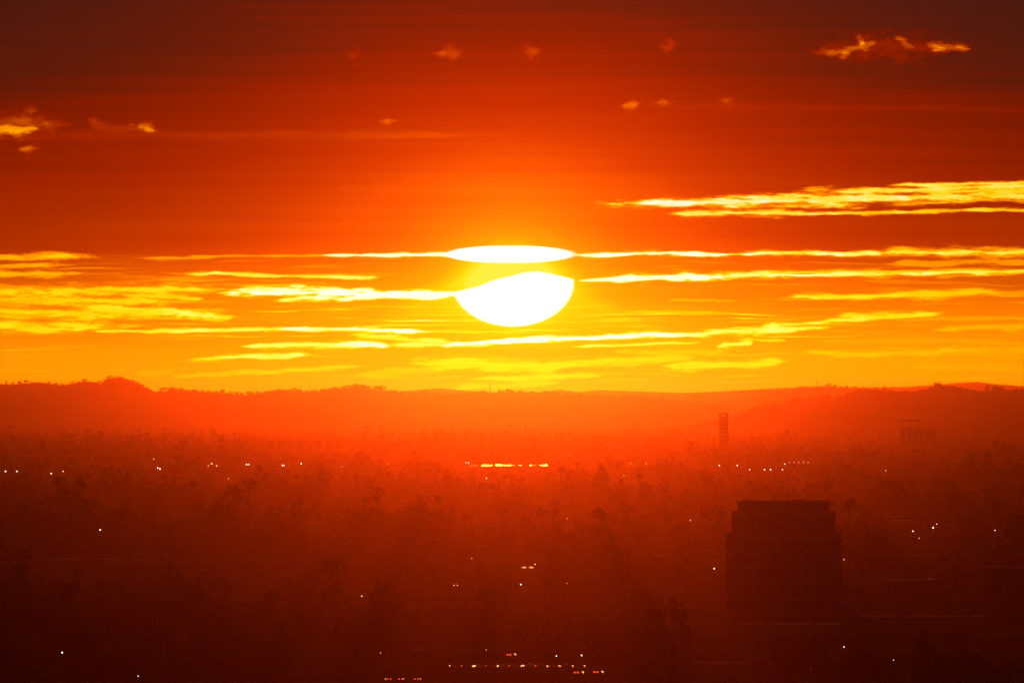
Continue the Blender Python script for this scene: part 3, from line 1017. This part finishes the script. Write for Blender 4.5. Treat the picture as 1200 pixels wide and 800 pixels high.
for j, (u, v, nm) in enumerate(((599, 769, 'above the middle of the freeway'), (701, 789.5, 'below the right end of the freeway'), (678, 790, 'below the bright freeway lamp'))):
    D = ground_dist(v)
    make_car((X(u, D), D, .01), math.pi / 2 - .4, m_paint[1], f'dark car with red tail lights alone {nm}', 'single cars near the freeway', 1.8)
    clear(u - 6, u + 6, v + .7, D - 4)

# ---------------------------------------------------------------- the wooded plain
bu = [(b[0], b[1], b[2], b[3]) for b in BUILDINGS] + [(846, 990, TD - 25, 50), (840, 856, SD - 30, 60)]


def blocked(u, D, h, wd):
    vb, vt = HOR + EYE * F / D, HOR + (EYE - h) * F / D
    hw_ = wd * F / D
    for u0, u1, v, Df in CLEAR:
        if D < Df and u + hw_ > u0 and u - hw_ < u1 and vt < v:
            return True
    for u0, u1, Db, dep in bu:
        if Db - 3 < D < Db + dep + 3 and u + hw_ > u0 - 2 and u - hw_ < u1 + 2:
            return True
    if abs(D - RD) < 20 or (abs(D - RD2) < 10 and 300 < u < 700):
        return True
    if ground_dist(548.5) < D < ground_dist(542.2) and 522 < u < 668:
        return True
    return False


PLACED = []
N_TREES = 9500
while len(PLACED) < N_TREES:
    D = rng.uniform(3900, 33500)
    u = rng.uniform(-190, 1390)
    kind = rng.choices(['broad', 'slender', 'cypress', 'palm'], [.62, .2, .09, .09])[0]
    h = {'broad': rng.uniform(7, 15), 'slender': rng.uniform(13, 24), 'cypress': rng.uniform(9, 17), 'palm': rng.uniform(14, 24)}[kind]
    grove = vnoise(D / 1100, u * .003) + vnoise(u * .021 + 4, D / 900)
    h *= max(.7, min(2.1, 1.15 + .62 * grove))
    if grove < -.4 and rng.random() < .8:
        continue
    if rng.random() < .5 and vnoise(D / 900, u * .004) + vnoise(u * .03, D / 700) > .9:
        continue
    if blocked(u, D, h, h * .66 if kind == 'broad' else h * .2):
        continue
    PLACED.append((D, u, h, kind))
PLACED.sort()

# the named trees of the photo first
tree('cypress', (X(615, 11200), 11200, 0), 17.5, 'lone tall dark cypress standing out of the haze below the reservoir', 'tall trees of the plain', 1.5)
for u, h, wd in ((497, 15, 1.0), (507, 25, 1.0), (517, 19, 1.0), (489, 13, 1.0)):
    nm = {497: 'left shoulder', 507: 'tallest', 517: 'right shoulder', 489: 'lowest left end'}[u]
    D = ground_dist(563)
    tree('broad', (X(u, D), D + rng.uniform(-30, 30), 0), h * 1.15, f'dark round tree, {nm} of the clump left of the reservoir', 'dark clump left of the reservoir', 1.35)
for j, (u, v, h) in enumerate(((962, 541, 20), (1000, 536, 22), (1040, 533, 17), (1085, 545, 22), (1113, 546, 23), (1137, 547, 22), (1185, 538, 26), (1022, 543, 20), (1054, 548, 16))):
    D = ground_dist(v)
    tree('slender', (X(u, D), D, 0), h * 1.15, f'tall dark ragged tree, {ORD[j]} placed in the haze right of the slim tower', 'tall ragged trees right of the slim tower', 1.2)

MARKS = [(918, 640, 'the office tower'), (926, 735, 'the pale garage'), (600, 780, 'the freeway'), (73, 764, 'the corner lamp'), (1180, 720, 'the right edge block'),
         (1047, 773, 'the bottom amber lamp'), (290, 720, 'the dark left plain'), (730, 735, 'the dark middle plain'), (440, 735, 'the left freeway end'),
         (162, 791, 'the bottom white lamp'), (844, 777, 'the lowest long hall')]
near, far = PLACED[:285], PLACED[285:]
seen = {}
for D, u, h, kind in near:
    vv = HOR + (EYE - h * .6) * F / D
    m = min(MARKS, key=lambda q: (q[0] - u) ** 2 + (q[1] - vv) ** 2)
    side = ('left of' if u < m[0] else 'right of') if abs(u - m[0]) > abs(vv - m[1]) else ('above' if vv < m[1] else 'below')
    if m[2].startswith('the dark '):
        side = 'in'
    size = {'broad': ('small', 'middle sized', 'large')[int(max(0, min(2, (h - 6) // 4)))], 'slender': ('shorter', 'tall')[int(h > 20)], 'cypress': ('shorter', 'tall')[int(h > 14)],
            'palm': ('shorter', 'tall')[int(h > 19)]}[kind]
    look = {'broad': 'dark rounded tree', 'slender': 'dark ragged eucalyptus', 'cypress': 'dark pointed cypress', 'palm': 'dark thin palm'}[kind]
    key = f'{size} {look} {side} {m[2]}'
    seen.setdefault(key, []).append((u, D, h, kind))
for key, mem in seen.items():
    mem.sort()
    for j, (u, D, h, kind) in enumerate(mem):
        lab = key if len(mem) == 1 else f'{key}, {ORD[j]} from left'
        tree(kind, (X(u, D), D, 0), h, lab, 'near trees in the dark foreground of the plain', rng.uniform(.9, 1.25) if kind == 'broad' else 1.0)

LOD = {}
cv = []
for q, (D, u, h, kind) in enumerate(far):
    lod = 0 if D < 8500 else (1 if D < 15000 else 2)
    key = (kind, lod, q % 6)
    if key not in LOD:
        rs = np.random.RandomState(q)
        if kind == 'palm':
            z = np.linspace(0, .88, 5)
            tr = np.concatenate([np.array([[-.012, 0, a], [.012, 0, a], [.012, 0, b_], [-.012, 0, b_]]) for a, b_ in zip(z[:-1], z[1:])])
            c = np.array([0, 0, .93]) + rs.normal(size=((70, 34, 18)[lod], 3)) * np.array([.05, .05, .035])
            LOD[key] = np.concatenate([tr, tr[:, [1, 0, 2]], leaf_quads(c, .03 + lod * .008, rs)])
        else:
            n = {'broad': (230, 90, 46), 'slender': (170, 70, 36), 'cypress': (160, 60, 30)}[kind][lod]
            s0 = {'broad': .06, 'slender': .045, 'cypress': .034}[kind] * (1, 1.45, 1.95)[lod]
            tr = np.array([[-.015, 0, 0], [.015, 0, 0], [.01, 0, .5], [-.01, 0, .5]])
            LOD[key] = np.concatenate([tr, tr[:, [1, 0, 2]], leaf_quads(crown_points(kind, n, rs), s0, rs)])
    p = LOD[key]
    t = rng.uniform(0, 6.283)
    c_, s_ = math.cos(t), math.sin(t)
    wd = h * (rng.uniform(1.0, 1.45) if kind == 'broad' else 1.0)
    out = np.empty_like(p)
    out[:, 0] = (p[:, 0] * c_ - p[:, 1] * s_) * wd + X(u, D)
    out[:, 1] = (p[:, 0] * s_ + p[:, 1] * c_) * wd + D
    out[:, 2] = p[:, 2] * h
    cv.append(out)
o = bpy.data.objects.new('tree_canopy', arr_mesh('tree_canopy', np.concatenate(cv), m_leaf))
C.objects.link(o)
tag(o, kind='stuff')
